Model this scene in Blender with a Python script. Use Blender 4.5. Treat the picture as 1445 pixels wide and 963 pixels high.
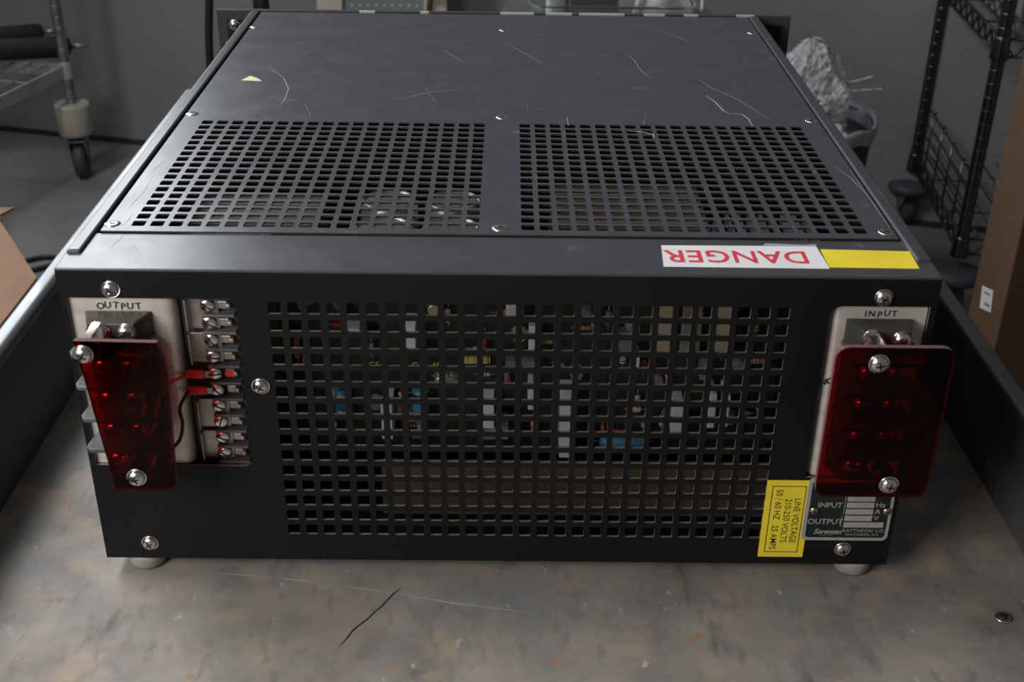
import bpy, math, random
from mathutils import Vector, Matrix, noise
from mathutils.geometry import delaunay_2d_cdt
S = 0.001                       # everything below is written in millimetres
PI = math.pi
sc = bpy.context.scene
col = sc.collection
for o in list(bpy.data.objects): bpy.data.objects.remove(o)

# ------------------------------------------------------------------ camera
cd = bpy.data.cameras.new('camera'); cam = bpy.data.objects.new('camera', cd); col.objects.link(cam)
cam.location = (-0.001567, -0.531275, 0.425885)
cam.rotation_euler = (1.07237581, -0.01172990, -0.00041682)
cd.sensor_fit = 'HORIZONTAL'; cd.sensor_width = 36; cd.lens = 43.18
cd.clip_start = .01; cd.clip_end = 50
cd.dof.use_dof = True; cd.dof.focus_distance = .78; cd.dof.aperture_fstop = 18
sc.camera = cam
# ------------------------------------------------------------------ light
w = bpy.data.worlds.new('world'); sc.world = w; w.use_nodes = True
w.node_tree.nodes['Background'].inputs[0].default_value = (.95, .93, .92, 1)
w.node_tree.nodes['Background'].inputs[1].default_value = .12
WU = Vector((.969, -.247, 0)); WN = Vector((-.247, -.969, 0)); WO = Vector((-972, 2617, -700))
FLOOR = -700
def wallp(t, z, d=0): return WO + WU * t + WN * d + Vector((0, 0, z + 700))
WIN = (-2200, 110, 840, 1980)      # window opening in the back wall: t0, t1, z0, z1
ld = bpy.data.lights.new('window_daylight', 'AREA'); ld.shape = 'RECTANGLE'
ld.size = (WIN[1] - WIN[0]) * S; ld.size_y = (WIN[3] - WIN[2]) * S; ld.energy = 88; ld.color = (.90, .95, 1)
lo = bpy.data.objects.new('window_daylight', ld); col.objects.link(lo)
lo.matrix_world = Matrix.Translation(wallp((WIN[0] + WIN[1]) / 2, (WIN[2] + WIN[3]) / 2, -70) * S) @ \
    Matrix((WU * -1, Vector((0, 0, 1)), -WN)).transposed().to_4x4()
dd = bpy.data.lights.new('front_fill', 'AREA'); dd.shape = 'RECTANGLE'; dd.size = .5; dd.size_y = .4; dd.energy = 9; dd.color = (1, .96, .92)  # added fill light, no fixture: brightens the front panel and deck from front left
do = bpy.data.objects.new('front_fill', dd); col.objects.link(do); do.location = (-.64, -.62, .52)
do.rotation_euler = (Vector((.1, .1, 0)) - Vector(do.location)).to_track_quat('-Z', 'Y').to_euler()
cl_ = bpy.data.lights.new('overhead_fill', 'AREA'); cl_.shape = 'RECTANGLE'; cl_.size = 1.2; cl_.size_y = .35; cl_.energy = 35; cl_.color = (.97, .98, 1)  # added overhead fill without a fixture, lifts top cover, wall and left deck
co = bpy.data.objects.new('overhead_fill', cl_); col.objects.link(co); co.location = (-1.25, .55, 1.75)
co.rotation_euler = (Vector((-.2, .2, 0)) - Vector(co.location)).to_track_quat('-Z', 'Y').to_euler()
sc.view_settings.view_transform = 'Standard'; sc.view_settings.look = 'None'
sc.view_settings.exposure = 0.0; sc.view_settings.gamma = 1; sc.view_settings.use_curve_mapping = False

# ------------------------------------------------------------------ materials
def mat(name, color, rough=.5, metal=0, c2=None, scale=8, detail=5, bump=0, bscale=60, rvar=0, trans=0, ior=1.45,
        stretch=None, lo=.4, hi=.62, spec=.5, coat=0, specks=None):
    m = bpy.data.materials.new(name); m.use_nodes = True
    nt = m.node_tree; N = nt.nodes; L = nt.links; b = N['Principled BSDF']
    b.inputs['Base Color'].default_value = (*color, 1); b.inputs['Roughness'].default_value = rough
    b.inputs['Metallic'].default_value = metal; b.inputs['IOR'].default_value = ior
    b.inputs['Specular IOR Level'].default_value = spec
    b.inputs['Transmission Weight'].default_value = trans; b.inputs['Coat Weight'].default_value = coat
    tc = N.new('ShaderNodeTexCoord'); mp = N.new('ShaderNodeMapping')
    L.new(tc.outputs['Object'], mp.inputs[0])
    if stretch: mp.inputs['Scale'].default_value = stretch
    out = None
    if c2 or rvar:
        n = N.new('ShaderNodeTexNoise'); n.inputs['Scale'].default_value = scale; n.inputs['Detail'].default_value = detail
        n.inputs['Roughness'].default_value = .62
        L.new(mp.outputs[0], n.inputs['Vector'])
        r = N.new('ShaderNodeMapRange'); r.inputs[1].default_value = lo; r.inputs[2].default_value = hi
        L.new(n.outputs['Fac'], r.inputs[0])
        if c2:
            mx = N.new('ShaderNodeMix'); mx.data_type = 'RGBA'
            mx.inputs[6].default_value = (*color, 1); mx.inputs[7].default_value = (*c2, 1)
            L.new(r.outputs[0], mx.inputs[0]); out = mx.outputs[2]
        if rvar:
            rr = N.new('ShaderNodeMapRange'); rr.inputs[3].default_value = rough - rvar; rr.inputs[4].default_value = rough + rvar
            L.new(r.outputs[0], rr.inputs[0]); L.new(rr.outputs[0], b.inputs['Roughness'])
    for (sc_, lo_, hi_, cc, st) in (specks or []):
        mp2 = N.new('ShaderNodeMapping'); L.new(tc.outputs['Object'], mp2.inputs[0]); mp2.inputs['Scale'].default_value = st
        n = N.new('ShaderNodeTexNoise'); n.inputs['Scale'].default_value = sc_; n.inputs['Detail'].default_value = 4
        L.new(mp2.outputs[0], n.inputs['Vector'])
        r = N.new('ShaderNodeMapRange'); r.inputs[1].default_value = lo_; r.inputs[2].default_value = hi_
        L.new(n.outputs['Fac'], r.inputs[0])
        mx = N.new('ShaderNodeMix'); mx.data_type = 'RGBA'; mx.inputs[7].default_value = (*cc, 1)
        if out: L.new(out, mx.inputs[6])
        else: mx.inputs[6].default_value = (*color, 1)
        L.new(r.outputs[0], mx.inputs[0]); out = mx.outputs[2]
    if out: L.new(out, b.inputs['Base Color'])
    if bump:
        n = N.new('ShaderNodeTexNoise'); n.inputs['Scale'].default_value = bscale; n.inputs['Detail'].default_value = 4
        L.new(mp.outputs[0], n.inputs['Vector'])
        bp = N.new('ShaderNodeBump'); bp.inputs['Strength'].default_value = bump; bp.inputs['Distance'].default_value = .002
        L.new(n.outputs['Fac'], bp.inputs['Height']); L.new(bp.outputs[0], b.inputs['Normal'])
    return m
M = dict(
    black=mat('black_enamel_top', (.048, .049, .054), .30, c2=(.054, .055, .060), scale=40, rvar=.02, bump=.03, bscale=90,
              spec=.46, specks=[(60, .66, .80, (.10, .10, .11), (1, 1, 1)), (14, .60, .95, (.045, .045, .05), (1, 2.5, 1))]),
    panel=mat('black_panel_paint', (.0045, .0048, .0052), .5, c2=(.0065, .0065, .007), scale=10, bump=.05, bscale=500, spec=.28),
    rail=mat('worn_rail_paint', (.045, .046, .050), .30, c2=(.07, .068, .065), scale=30, lo=.55, hi=.75, stretch=(4, .4, 4), spec=.4),
    edge=mat('bare_hole_edge', (.20, .165, .14), .45, .35),
    tedge=mat('punched_edge', (.05, .05, .055), .28, .5),
    inner=mat('inside_black', (.01, .01, .01), .6),
    alu=mat('brushed_aluminium', (.66, .63, .57), .40, .45, c2=(.56, .53, .48), scale=40, stretch=(.15, 1, 4), bump=.05, bscale=300,
            specks=[(25, .64, .74, (.45, .40, .33), (1, 1, 1))]),
    chrome=mat('nickel_screw', (.72, .70, .68), .22, 1.0, rvar=.06, scale=300),
    brass=mat('aged_brass', (.55, .40, .28), .3, 1.0),
    slot=mat('recess_dark', (.02, .02, .02), .5),
    phen=mat('black_phenolic', (.035, .034, .032), .45, bump=.04, bscale=300),
    fin=mat('grey_moulded_barrier', (.095, .096, .10), .35, c2=(.06, .06, .062), scale=60),
    tin=mat('tinned_plate', (.42, .39, .36), .38, .8, c2=(.3, .28, .26), scale=60),
    red=mat('red_acrylic', (.27, .0015, .004), .05, trans=1.0, ior=1.22),
    rededge=mat('sawn_acrylic_edge', (.16, .07, .075), .5),
    redp=mat('red_vinyl', (.55, .035, .02), .35),
    wire=mat('black_wire', (.012, .012, .012), .4),
    ink=mat('black_ink', (.012, .012, .012), .6),
    whites=mat('white_sticker', (.74, .75, .77), .35, c2=(.66, .66, .67), scale=30),
    redink=mat('red_print', (.60, .045, .07), .4),
    yellow=mat('yellow_sticker', (.80, .64, .035), .4, c2=(.72, .57, .04), scale=40,
               specks=[(90, .70, .78, (.15, .13, .05), (1, 1, 1))]),
    nplate=mat('dark_green_plate', (.010, .017, .016), .3),
    silver=mat('silver_print', (.50, .48, .45), .4, .5),
    rubber=mat('pale_rubber_foot', (.30, .29, .26), .6, c2=(.22, .21, .19), scale=60),
    scratch=mat('scratched_metal', (.48, .48, .50), .42, .25),
    paintchip=mat('dried_paint_chip', (.62, .60, .34), .6),
    pcb=mat('dark_green_board', (.012, .022, .016), .4, c2=(.018, .03, .02), scale=60),
    tan=mat('chromate_plate', (.15, .122, .095), .45, .25, c2=(.12, .097, .078), scale=20),
    gold=mat('can_metal', (.66, .60, .46), .30, .8),
    blue=mat('blue_epoxy', (.05, .20, .34), .4), whitec=mat('white_component', (.62, .64, .68), .5),
    redc=mat('red_component', (.42, .03, .02), .4), orange=mat('orange_component', (.62, .24, .03), .4),
    greyc=mat('grey_component', (.17, .17, .17), .5), tanc=mat('tan_component', (.42, .33, .2), .5), 
    copper=mat('copper_coil', (.45, .21, .07), .4, .5), paper=mat('winding_paper', (.42, .36, .26), .6, c2=(.3, .25, .18), scale=90, stretch=(1, 6, 1)),
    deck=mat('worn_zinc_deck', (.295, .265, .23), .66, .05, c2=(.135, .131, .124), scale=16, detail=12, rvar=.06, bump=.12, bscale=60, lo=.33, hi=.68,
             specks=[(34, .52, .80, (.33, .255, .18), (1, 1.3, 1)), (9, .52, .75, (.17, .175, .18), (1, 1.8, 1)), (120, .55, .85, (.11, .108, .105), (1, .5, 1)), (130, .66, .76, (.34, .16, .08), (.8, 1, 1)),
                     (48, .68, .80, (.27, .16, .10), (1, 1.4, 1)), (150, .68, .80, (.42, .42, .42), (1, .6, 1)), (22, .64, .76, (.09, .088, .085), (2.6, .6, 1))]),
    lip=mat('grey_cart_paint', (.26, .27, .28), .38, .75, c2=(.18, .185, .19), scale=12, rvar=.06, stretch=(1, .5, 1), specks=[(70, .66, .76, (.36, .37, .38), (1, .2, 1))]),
    chalk=mat('pale_scuff', (.30, .31, .34), .6, c2=(.2, .2, .2), scale=60),
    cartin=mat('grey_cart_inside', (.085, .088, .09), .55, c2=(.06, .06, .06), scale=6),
    wall=mat('grey_wall_paint', (.225, .24, .252), .7, c2=(.21, .222, .235), scale=3, bump=.7, bscale=70),
    floor=mat('concrete', (.25, .235, .22), .7, c2=(.16, .155, .15), scale=2.5, detail=9, lo=.35, hi=.65, bump=.12, bscale=60),
    dirt=mat('dark_sealant', (.03, .03, .03), .8),
    steel=mat('chromed_wire', (.42, .42, .42), .28, 1.0, c2=(.30, .30, .30), scale=20),
    dsteel=mat('dark_chromed_post', (.11, .105, .10), .25, 1.0),
    zinc=mat('galvanised_bar', (.36, .38, .38), .45, .25, c2=(.28, .30, .30), scale=20),
    nylon=mat('cream_plastic', (.42, .40, .34), .45, c2=(.35, .33, .27), scale=25),
    tyre=mat('grey_rubber_tyre', (.045, .05, .058), .55), foam=mat('black_foam', (.012, .012, .013), .7),
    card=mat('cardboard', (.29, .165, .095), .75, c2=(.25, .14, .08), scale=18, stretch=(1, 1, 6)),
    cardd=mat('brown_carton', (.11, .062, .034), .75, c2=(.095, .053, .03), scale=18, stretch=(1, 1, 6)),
    binm=mat('dark_grey_plastic', (.035, .037, .04), .5), liner=mat('white_liner', (.30, .31, .34), .4),
    beige=mat('beige_enamel', (.55, .51, .42), .5), whitep=mat('white_plastic', (.78, .78, .78), .35),
    perf=mat('grey_panel', (.21, .23, .235), .55), rust=mat('rust', (.10, .06, .035), .8),
    clear=mat('clear_plastic', (.93, .95, .96), .06, trans=.96, ior=1.25), 
)
def film():
    m = bpy.data.materials.new('bubble_film'); m.use_nodes = True; N = m.node_tree.nodes; L = m.node_tree.links
    b = N['Principled BSDF']; b.inputs['Base Color'].default_value = (.86, .87, .89, 1); b.inputs['Roughness'].default_value = .05; b.inputs['Specular IOR Level'].default_value = 1.0
    tc = N.new('ShaderNodeTexCoord'); v = N.new('ShaderNodeTexVoronoi'); v.inputs['Scale'].default_value = 75
    L.new(tc.outputs['Object'], v.inputs['Vector'])
    bp = N.new('ShaderNodeBump'); bp.inputs['Strength'].default_value = 1; bp.inputs['Distance'].default_value = .012
    L.new(v.outputs['Distance'], bp.inputs['Height']); L.new(bp.outputs[0], b.inputs['Normal'])
    t = N.new('ShaderNodeBsdfTransparent'); mx = N.new('ShaderNodeMixShader'); mx.inputs[0].default_value = .52
    L.new(t.outputs[0], mx.inputs[1]); L.new(b.outputs[0], mx.inputs[2]); L.new(mx.outputs[0], N['Material Output'].inputs[0])
    return m
M['film'] = film()

# ------------------------------------------------------------------ mesh helpers
class MB:
    def __init__(s): s.v = []; s.f = []; s.sm = []; s.mi = []
    def face(s, idx, smooth=False, mi=0): s.f.append(idx); s.sm.append(smooth); s.mi.append(mi)
    def box(s, x0, x1, y0, y1, z0, z1, rot=None, org=None, mi=0):
        b = len(s.v)
        for z in (z0, z1):
            for x, y in ((x0, y0), (x1, y0), (x1, y1), (x0, y1)):
                p = Vector((x, y, z))
                if rot: p = rot @ (p - org) + org
                s.v.append(p)
        for f in ((3, 2, 1, 0), (4, 5, 6, 7), (0, 1, 5, 4), (1, 2, 6, 5), (2, 3, 7, 6), (3, 0, 4, 7)): s.face([b + i for i in f], mi=mi)
        return s
    def hull8(s, a, bq, mi=0):       # two quads (bottom, top), counter-clockwise seen from above
        b = len(s.v); s.v += [Vector(p) for p in a] + [Vector(p) for p in bq]
        for f in ((3, 2, 1, 0), (4, 5, 6, 7), (0, 1, 5, 4), (1, 2, 6, 5), (2, 3, 7, 6), (3, 0, 4, 7)): s.face([b + i for i in f], mi=mi)
        return s
    def lathe(s, p0, axis, prof, n=16, smooth=True, mi=0, phase=0):   # prof: (distance along axis, radius)
        ax = Vector(axis).normalized(); p0 = Vector(p0)
        t = ax.orthogonal().normalized(); q = ax.cross(t); rings = []
        for h, r in prof:
            b = len(s.v)
            for i in range(n):
                a = 2 * PI * i / n + phase; s.v.append(p0 + ax * h + (t * math.cos(a) + q * math.sin(a)) * r)
            rings.append(b)
        for a, b in zip(rings, rings[1:]):
            for i in range(n): s.face([a + i, a + (i + 1) % n, b + (i + 1) % n, b + i], smooth, mi)
        s.face([rings[0] + i for i in reversed(range(n))], mi=mi); s.face([rings[-1] + i for i in range(n)], mi=mi)
        return s
    def cyl(s, p0, p1, r, n=12, mi=0, smooth=True, r2=None):
        d = Vector(p1) - Vector(p0); return s.lathe(p0, d, [(0, r), (d.length, r if r2 is None else r2)], n, smooth, mi)
    def tube(s, pts, r, n=8, mi=0):
        pts = [Vector(p) for p in pts]; prev = None; rings = []
        for i, p in enumerate(pts):
            d = (pts[min(i + 1, len(pts) - 1)] - pts[max(i - 1, 0)]).normalized()
            t = d.orthogonal() if prev is None else prev - d * prev.dot(d)
            t.normalize(); prev = t; q = d.cross(t); b = len(s.v)
            for k in range(n):
                a = 2 * PI * k / n; s.v.append(p + (t * math.cos(a) + q * math.sin(a)) * r)
            rings.append(b)
        for a, b in zip(rings, rings[1:]):
            for k in range(n): s.face([a + k, a + (k + 1) % n, b + (k + 1) % n, b + k], True, mi)
        s.face([rings[0] + i for i in reversed(range(n))], mi=mi); s.face([rings[-1] + i for i in range(n)], mi=mi)
        return s
    def plate(s, outer, holes, th, fn, mi_wall=0):     # outline and holes in (u, v); fn(u, v, w): w 0 front, th back
        pts = []; edges = []
        for loop in [outer] + [h for h in holes]:
            b = len(pts); pts += [Vector(p) for p in loop]
            edges += [(b + i, b + (i + 1) % len(loop)) for i in range(len(loop))]
        V, Ed, Fc, _, _, _ = delaunay_2d_cdt(pts, edges, [], 1, 1e-5)
        bb = [(min(p[0] for p in h), max(p[0] for p in h), min(p[1] for p in h), max(p[1] for p in h), h) for h in holes]
        def inside(c, poly):
            r = False; j = len(poly) - 1
            for i in range(len(poly)):
                a, b_ = poly[i], poly[j]
                if (a[1] > c[1]) != (b_[1] > c[1]) and c[0] < (b_[0] - a[0]) * (c[1] - a[1]) / (b_[1] - a[1]) + a[0]: r = not r
                j = i
            return r
        tri = []
        for f in Fc:
            c = sum((V[i] for i in f), Vector((0, 0))) / len(f)
            if not inside(c, outer): continue
            if any(x0 < c[0] < x1 and z0 < c[1] < z1 and inside(c, h) for x0, x1, z0, z1, h in bb): continue
            tri.append(f)
        b = len(s.v); n = len(V)
        s.v += [Vector(fn(p[0], p[1], 0)) for p in V] + [Vector(fn(p[0], p[1], th)) for p in V]
        cnt = {}
        for f in tri:
            s.face([b + i for i in f]); s.face([b + n + i for i in reversed(f)])
            for i in range(len(f)): cnt[(f[i], f[(i + 1) % len(f)])] = 1
        for (i, j) in cnt:
            if (j, i) not in cnt: s.face([b + j, b + i, b + n + i, b + n + j], mi=mi_wall)
        return s
    def build(s, name, m, parent=None, bevel=0, origin=None, seg=2):
        me = bpy.data.meshes.new(name); o0 = Vector(origin or (0, 0, 0))
        me.from_pydata([(p - o0) * S for p in s.v], [], s.f)
        me.polygons.foreach_set('use_smooth', s.sm); me.polygons.foreach_set('material_index', s.mi)
        for mm in (m if isinstance(m, (list, tuple)) else [m]): me.materials.append(M[mm])
        me.update()
        o = bpy.data.objects.new(name, me); col.objects.link(o)
        if origin: o.location = o0 * S
        if parent:
            o.parent = parent
            gp = parent; off = Vector((0, 0, 0))
            while gp: off += gp.location; gp = gp.parent
            o.location = o.location - off
        if bevel:
            md = o.modifiers.new('bevel', 'BEVEL'); md.width = bevel * S; md.segments = seg; md.limit_method = 'ANGLE'; md.angle_limit = .6
        return o
def tag(o, label=None, cat=None, group=None, kind=None):
    if label: o['label'] = label
    if cat: o['category'] = cat
    if group: o['group'] = group
    if kind: o['kind'] = kind
    return o
def empty(name, loc):
    o = bpy.data.objects.new(name, None); col.objects.link(o); o.location = Vector(loc) * S; o.empty_display_size = .05; return o
def rrect(x0, x1, y0, y1, r, n=4, corners=(1, 1, 1, 1)):   # corners: x0y0, x1y0, x1y1, x0y1
    out = []
    for k, (cx, cy, a0) in enumerate(((x0, y0, PI), (x1, y0, 1.5 * PI), (x1, y1, 0), (x0, y1, .5 * PI))):
        if not corners[k] or r <= 0: out.append((cx, cy)); continue
        ox = cx + (r if cx == x0 else -r); oy = cy + (r if cy == y0 else -r)
        for i in range(n + 1):
            a = a0 + .5 * PI * i / n; out.append((ox + r * math.cos(a), oy + r * math.sin(a)))
    return out
def text(body, size, fn, name, m, parent, align='CENTER', shear=0, xs=1.0, th=.15, bold=0, spacing=1.0):
    cu = bpy.data.curves.new('t', 'FONT'); cu.body = body; cu.size = size; cu.align_x = align; cu.align_y = 'CENTER'
    cu.shear = shear; cu.offset = bold; cu.space_character = spacing; cu.resolution_u = 3
    o = bpy.data.objects.new('t', cu); col.objects.link(o)
    me0 = bpy.data.meshes.new_from_object(o.evaluated_get(bpy.context.evaluated_depsgraph_get()))
    mb = MB(); mb.v = [Vector(fn(v.co.x * xs, v.co.y, -th)) for v in me0.vertices]
    for p in me0.polygons: mb.face(list(p.vertices))
    bpy.data.objects.remove(o); bpy.data.curves.remove(cu); bpy.data.meshes.remove(me0)
    return mb.build(name, m, parent)
rnd = random.Random(7)

# ------------------------------------------------------------------ setting
def struct(o): return tag(o, kind='structure')
mb = MB(); mb.box(-4000, 3000, -2200, 4200, FLOOR - 60, FLOOR); struct(mb.build('floor', 'floor'))
wb = MB(); wb.plate([(-2700, FLOOR), (3600, FLOOR), (3600, 2100), (-2700, 2100)], [[(WIN[0], WIN[2]), (WIN[1], WIN[2]), (WIN[1], WIN[3]), (WIN[0], WIN[3])]],
                    120, lambda u, v, wd: wallp(u, v, -wd)); struct(wb.build('wall_back', 'wall'))
fr = MB()
def wbox(mbx, t0, t1, z0, z1, d0, d1):
    a = [wallp(t0, z0, d1), wallp(t1, z0, d1), wallp(t1, z0, d0), wallp(t0, z0, d0)]
    mbx.hull8(a, [p + Vector((0, 0, z1 - z0)) for p in a]); return mbx
for a in ((WIN[0], WIN[0] + 35, WIN[2], WIN[3]), (WIN[1] - 35, WIN[1], WIN[2], WIN[3]), (WIN[0], WIN[1], WIN[2], WIN[2] + 35), (WIN[0], WIN[1], WIN[3] - 35, WIN[3])):
    wbox(fr, *a, -50, 6)
struct(fr.build('window_1', 'beige'))
tb = MB(); wbox(tb, -2700, 3600, FLOOR, FLOOR + 14, 0, 5); struct(tb.build('baseboard_back', 'dirt'))

# ------------------------------------------------------------------ cart
cart = empty('utility_cart', (0, 100, FLOOR)); DK = -10.0
tag(cart, 'grey sheet metal cart with raised side lips and worn zinc deck under the power supply', 'cart')
XL, XR, YF, YB, LZ = -296, 294, -620, 690, 62
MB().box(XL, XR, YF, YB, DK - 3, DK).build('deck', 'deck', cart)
def sidewall(xb, xi, xo, name):
    sgn = 1 if xo > xi else -1
    prof = [(xb, DK - 3), (xb, DK), (xb + (xi - xb) * .06, DK + 5), (xi - sgn * .4, LZ - 7)]
    for k in range(7): a = PI - PI * .5 * k / 6; prof.append((xi + sgn * (5.5 + 5.5 * math.cos(a)), LZ - 6 + 6 * math.sin(a)))
    for k in range(7): a = PI / 2 - PI * .5 * k / 6; prof.append((xo - sgn * (5 - 5 * math.cos(a)), LZ - 5 + 5 * math.sin(a)))
    prof += [(xo, LZ - 40), (xo - sgn * 1.5, LZ - 40), (xo - sgn * 1.5, LZ - 5)]
    m = MB(); ys = [YF, 560, YB - 40, YB - 20, YB]; n = len(prof)
    for i, y in enumerate(ys):
        drop = (0, 0, 0, 6, 22)[i]
        for x, z in prof: m.v.append(Vector((x, y, z - drop * max(0, (z - DK) / (LZ - DK)))))
    for i in range(len(ys) - 1):
        for k in range(n - 1):
            f = [i * n + k, i * n + k + 1, (i + 1) * n + k + 1, (i + 1) * n + k]
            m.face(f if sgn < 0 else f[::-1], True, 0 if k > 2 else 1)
    return m.build(name, ['lip', 'cartin'], cart)
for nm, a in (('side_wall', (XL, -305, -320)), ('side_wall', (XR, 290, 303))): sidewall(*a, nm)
MB().box(XL - 6, XR + 6, YB, YB + 3, DK - 3, LZ - 24).build('end_wall', 'lip', cart)
for x in (XL + 12, XR - 12):
    for y in (YF + 40, YB - 30):
        MB().box(x - 18, x + 18, y - 18, y + 18, FLOOR, DK - 3).build('leg', 'lip', cart)
# marks in the deck: a split in the sheet, a chalk line
def deckmark(pts, wd, m, name, z=DK + .12):
    q = MB(); P = [Vector((x, y, z)) for x, y in pts]
    for i, p in enumerate(P):
        d = (P[min(i + 1, len(P) - 1)] - P[max(i - 1, 0)]).normalized(); t = Vector((-d.y, d.x, 0))
        k = wd * (.35 if i in (0, len(P) - 1) else 1) / 2; q.v += [p + t * k, p - t * k]
    for i in range(len(P) - 1): q.face([2 * i + 1, 2 * i + 3, 2 * i + 2, 2 * i])
    return q.build(name, m, None)
crack = deckmark([(-83.7, -56.7), (-80.7, -51.0), (-78.5, -45.1), (-72.7, -37.5), (-71.4, -35.8), (-68.2, -30.2), (-65.9, -27.4), (-63.3, -22.3), (-59.7, -15.9), (-56.2, -11.8)], .9, 'slot', 'deck_split'); crack.parent = cart; crack.location = -cart.location
chalk = deckmark([(-160.5, -0.2), (-128.5, -3.3), (-101.2, -7.7), (-64.0, -14.8), (-27.4, -23.5), (10.3, -29.8)], 1.1, 'chalk', 'chalk_line'); chalk.parent = cart; chalk.location = -cart.location

# ------------------------------------------------------------------ power supply
ps = empty('power_supply', (-4.3, 250, DK))
tag(ps, 'black rack power supply with perforated top and red terminal covers standing on the cart', 'power supply')
X0, X1, H, D, P = -216.9, 208.2, 173.9, 503.3, 9.525
yw = lambda u, v, wd: (u, wd, v)                  # rear panel: u = x, v = z, depth along +y
holes = []
for c in range(27):
    for r in range(15):
        x = -113.73 + c * P; z = 153.55 - r * P; holes.append(rrect(x - 3.2, x + 3.2, z - 3.2, z + 3.2, .5, 1))
OC = rrect(-213.6, -132, 60.8, 158.2, 5, 4, (0, 1, 1, 0)); IC = rrect(156.5, 205, 57, 157.8, 6, 4, (0, 0, 0, 1))
rp = MB(); rp.plate([(X0, 0), (X1, 0), (X1, H - .6), (X0, H - .6)], holes + [OC, IC], 1.5, yw, 1)
panel = rp.build('rear_panel', ['panel', 'edge'], ps)
fl = MB().box(X0, X1, -.2, 42.2, H - 1.6, H); flange = fl.build('top_flange', 'black', ps, .6, seg=2)
ch = MB(); ch.box(X0, X0 + 1.5, 1.5, D, 0, H - 1.6).box(X1 - 1.5, X1, 1.5, D, 0, H - 1.6).box(X0 + 1.5, X1 - 1.5, 1.5, D, 0, 1.5)
ch.build('chassis', 'panel', ps)
tholes = []
for c in list(range(19)) + list(range(21, 40)):
    for r in range(18):
        x = -190.2 + c * P; y = 52.6 + r * P; tholes.append(rrect(x - 3.4, x + 3.4, y - 3.45, y + 3.45, 1.1, 2))
tp = MB(); tp.plate([(-207.2, 42.8), (198.6, 42.8), (198.6, 500), (-207.2, 500)], tholes, 1.0, lambda u, v, wd: (u, v, 174.9 - wd), 1)
cover = tp.build('top_cover', ['black', 'tedge'], ps)
for xa, xb in ((X0 + .3, -209.2), (200.4, X1 - .2)):
    MB().box(xa, xb, 17, 502, H - 3, H + 1.7).build('side_rail', 'rail', ps, 1.5, seg=4)
# far 19 inch panel with its ears
fp = MB(); ear = [rrect(x - 5, x + 5, z - 3.5, z + 3.5, 3.4, 4) for x in (-237, 226) for z in (146, 32)]
fp.plate([(-245.6, -2), (235.8, -2), (235.8, 175.6), (-245.6, 175.6)], ear, 5, lambda u, v, wd: (u, D + wd, v))
fpo = fp.build('rack_panel', 'rail', ps, .5)
for sx, xx in ((-1, X0), (1, X1)):
    MB().box(min(xx, xx + sx * 20), max(xx, xx + sx * 20), D - 3, D - .1, 8, 168).build('ear_bracket', 'panel', ps)
def dome(mbx, p, ax, r, h, n=20):
    mbx.lathe(p, ax, [(0, r), (h * .35, r * .98), (h * .62, r * .86), (h * .85, r * .6), (h * .97, r * .28), (h, .05)], n)
def screw(p, ax=(0, -1, 0), r=4.1, h=2.7, parent=None, m='chrome', rot=None, washer=True, name='screw', slot=False):
    q = MB(); a = Vector(ax); p = Vector(p); rot = rnd.uniform(0, PI) if rot is None else rot
    if washer: q.lathe(p, a, [(0, r * 1.12), (.5, r * 1.12)], 20)
    dome(q, p + a * .4, a, r, h)
    t = a.orthogonal().normalized(); u = a.cross(t); b = t * math.cos(rot) + u * math.sin(rot); c = a.cross(b)
    for d, e in ((b, c),) if slot else ((b, c), (c, b)):
        l = r * (.93 if slot else .48); wd = r * .11; lo_, hi_ = (h * .5, h + .5) if slot else (h * .6, h + .46)
        A = [p + a * lo_ + d * s1 * l + e * s2 * wd for s1, s2 in ((-1, -1), (1, -1), (1, 1), (-1, 1))]
        q.hull8(A, [v + a * (hi_ - lo_) for v in A], mi=1)
    return q.build(name, [m, 'slot'], parent or ps)
def topscrew(x, y):
    q = MB(); q.lathe((x, y, 174.7), (0, 0, 1), [(0, 4.3), (.35, 4.2), (.6, 3.6), (.62, 1)], 18)
    a = rnd.uniform(0, PI)
    for k in range(2):
        R_ = Matrix.Rotation(a + k * PI / 2, 3, 'Z'); q.box(x - 1.9, x + 1.9, y - .5, y + .5, 175, 175.4, R_, Vector((x, y, 175)), 1)
    q.build('cover_screw', ['chrome', 'slot'], ps)
for x in (-203.5, -4.4, 194.6):
    for y in (51.5, 230.8, 450.8): topscrew(x, y)
for x, z in ((-191.5, 163.1), (181.3, 162.8), (-123.9, 109.6), (-192.1, 10.4), (182.9, 10.4)): screw((x, 0, z))
screw((-231, D - 3, 164), r=4)
for x, y in ((-198, 11), (192.5, 11), (-198, 470), (192.5, 470)):
    MB().lathe((x, y, DK), (0, 0, 1), [(0, 9), (2, 10.2), (6, 10.6), (10, 10.6)], 20).build('foot', 'rubber', ps)
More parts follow.
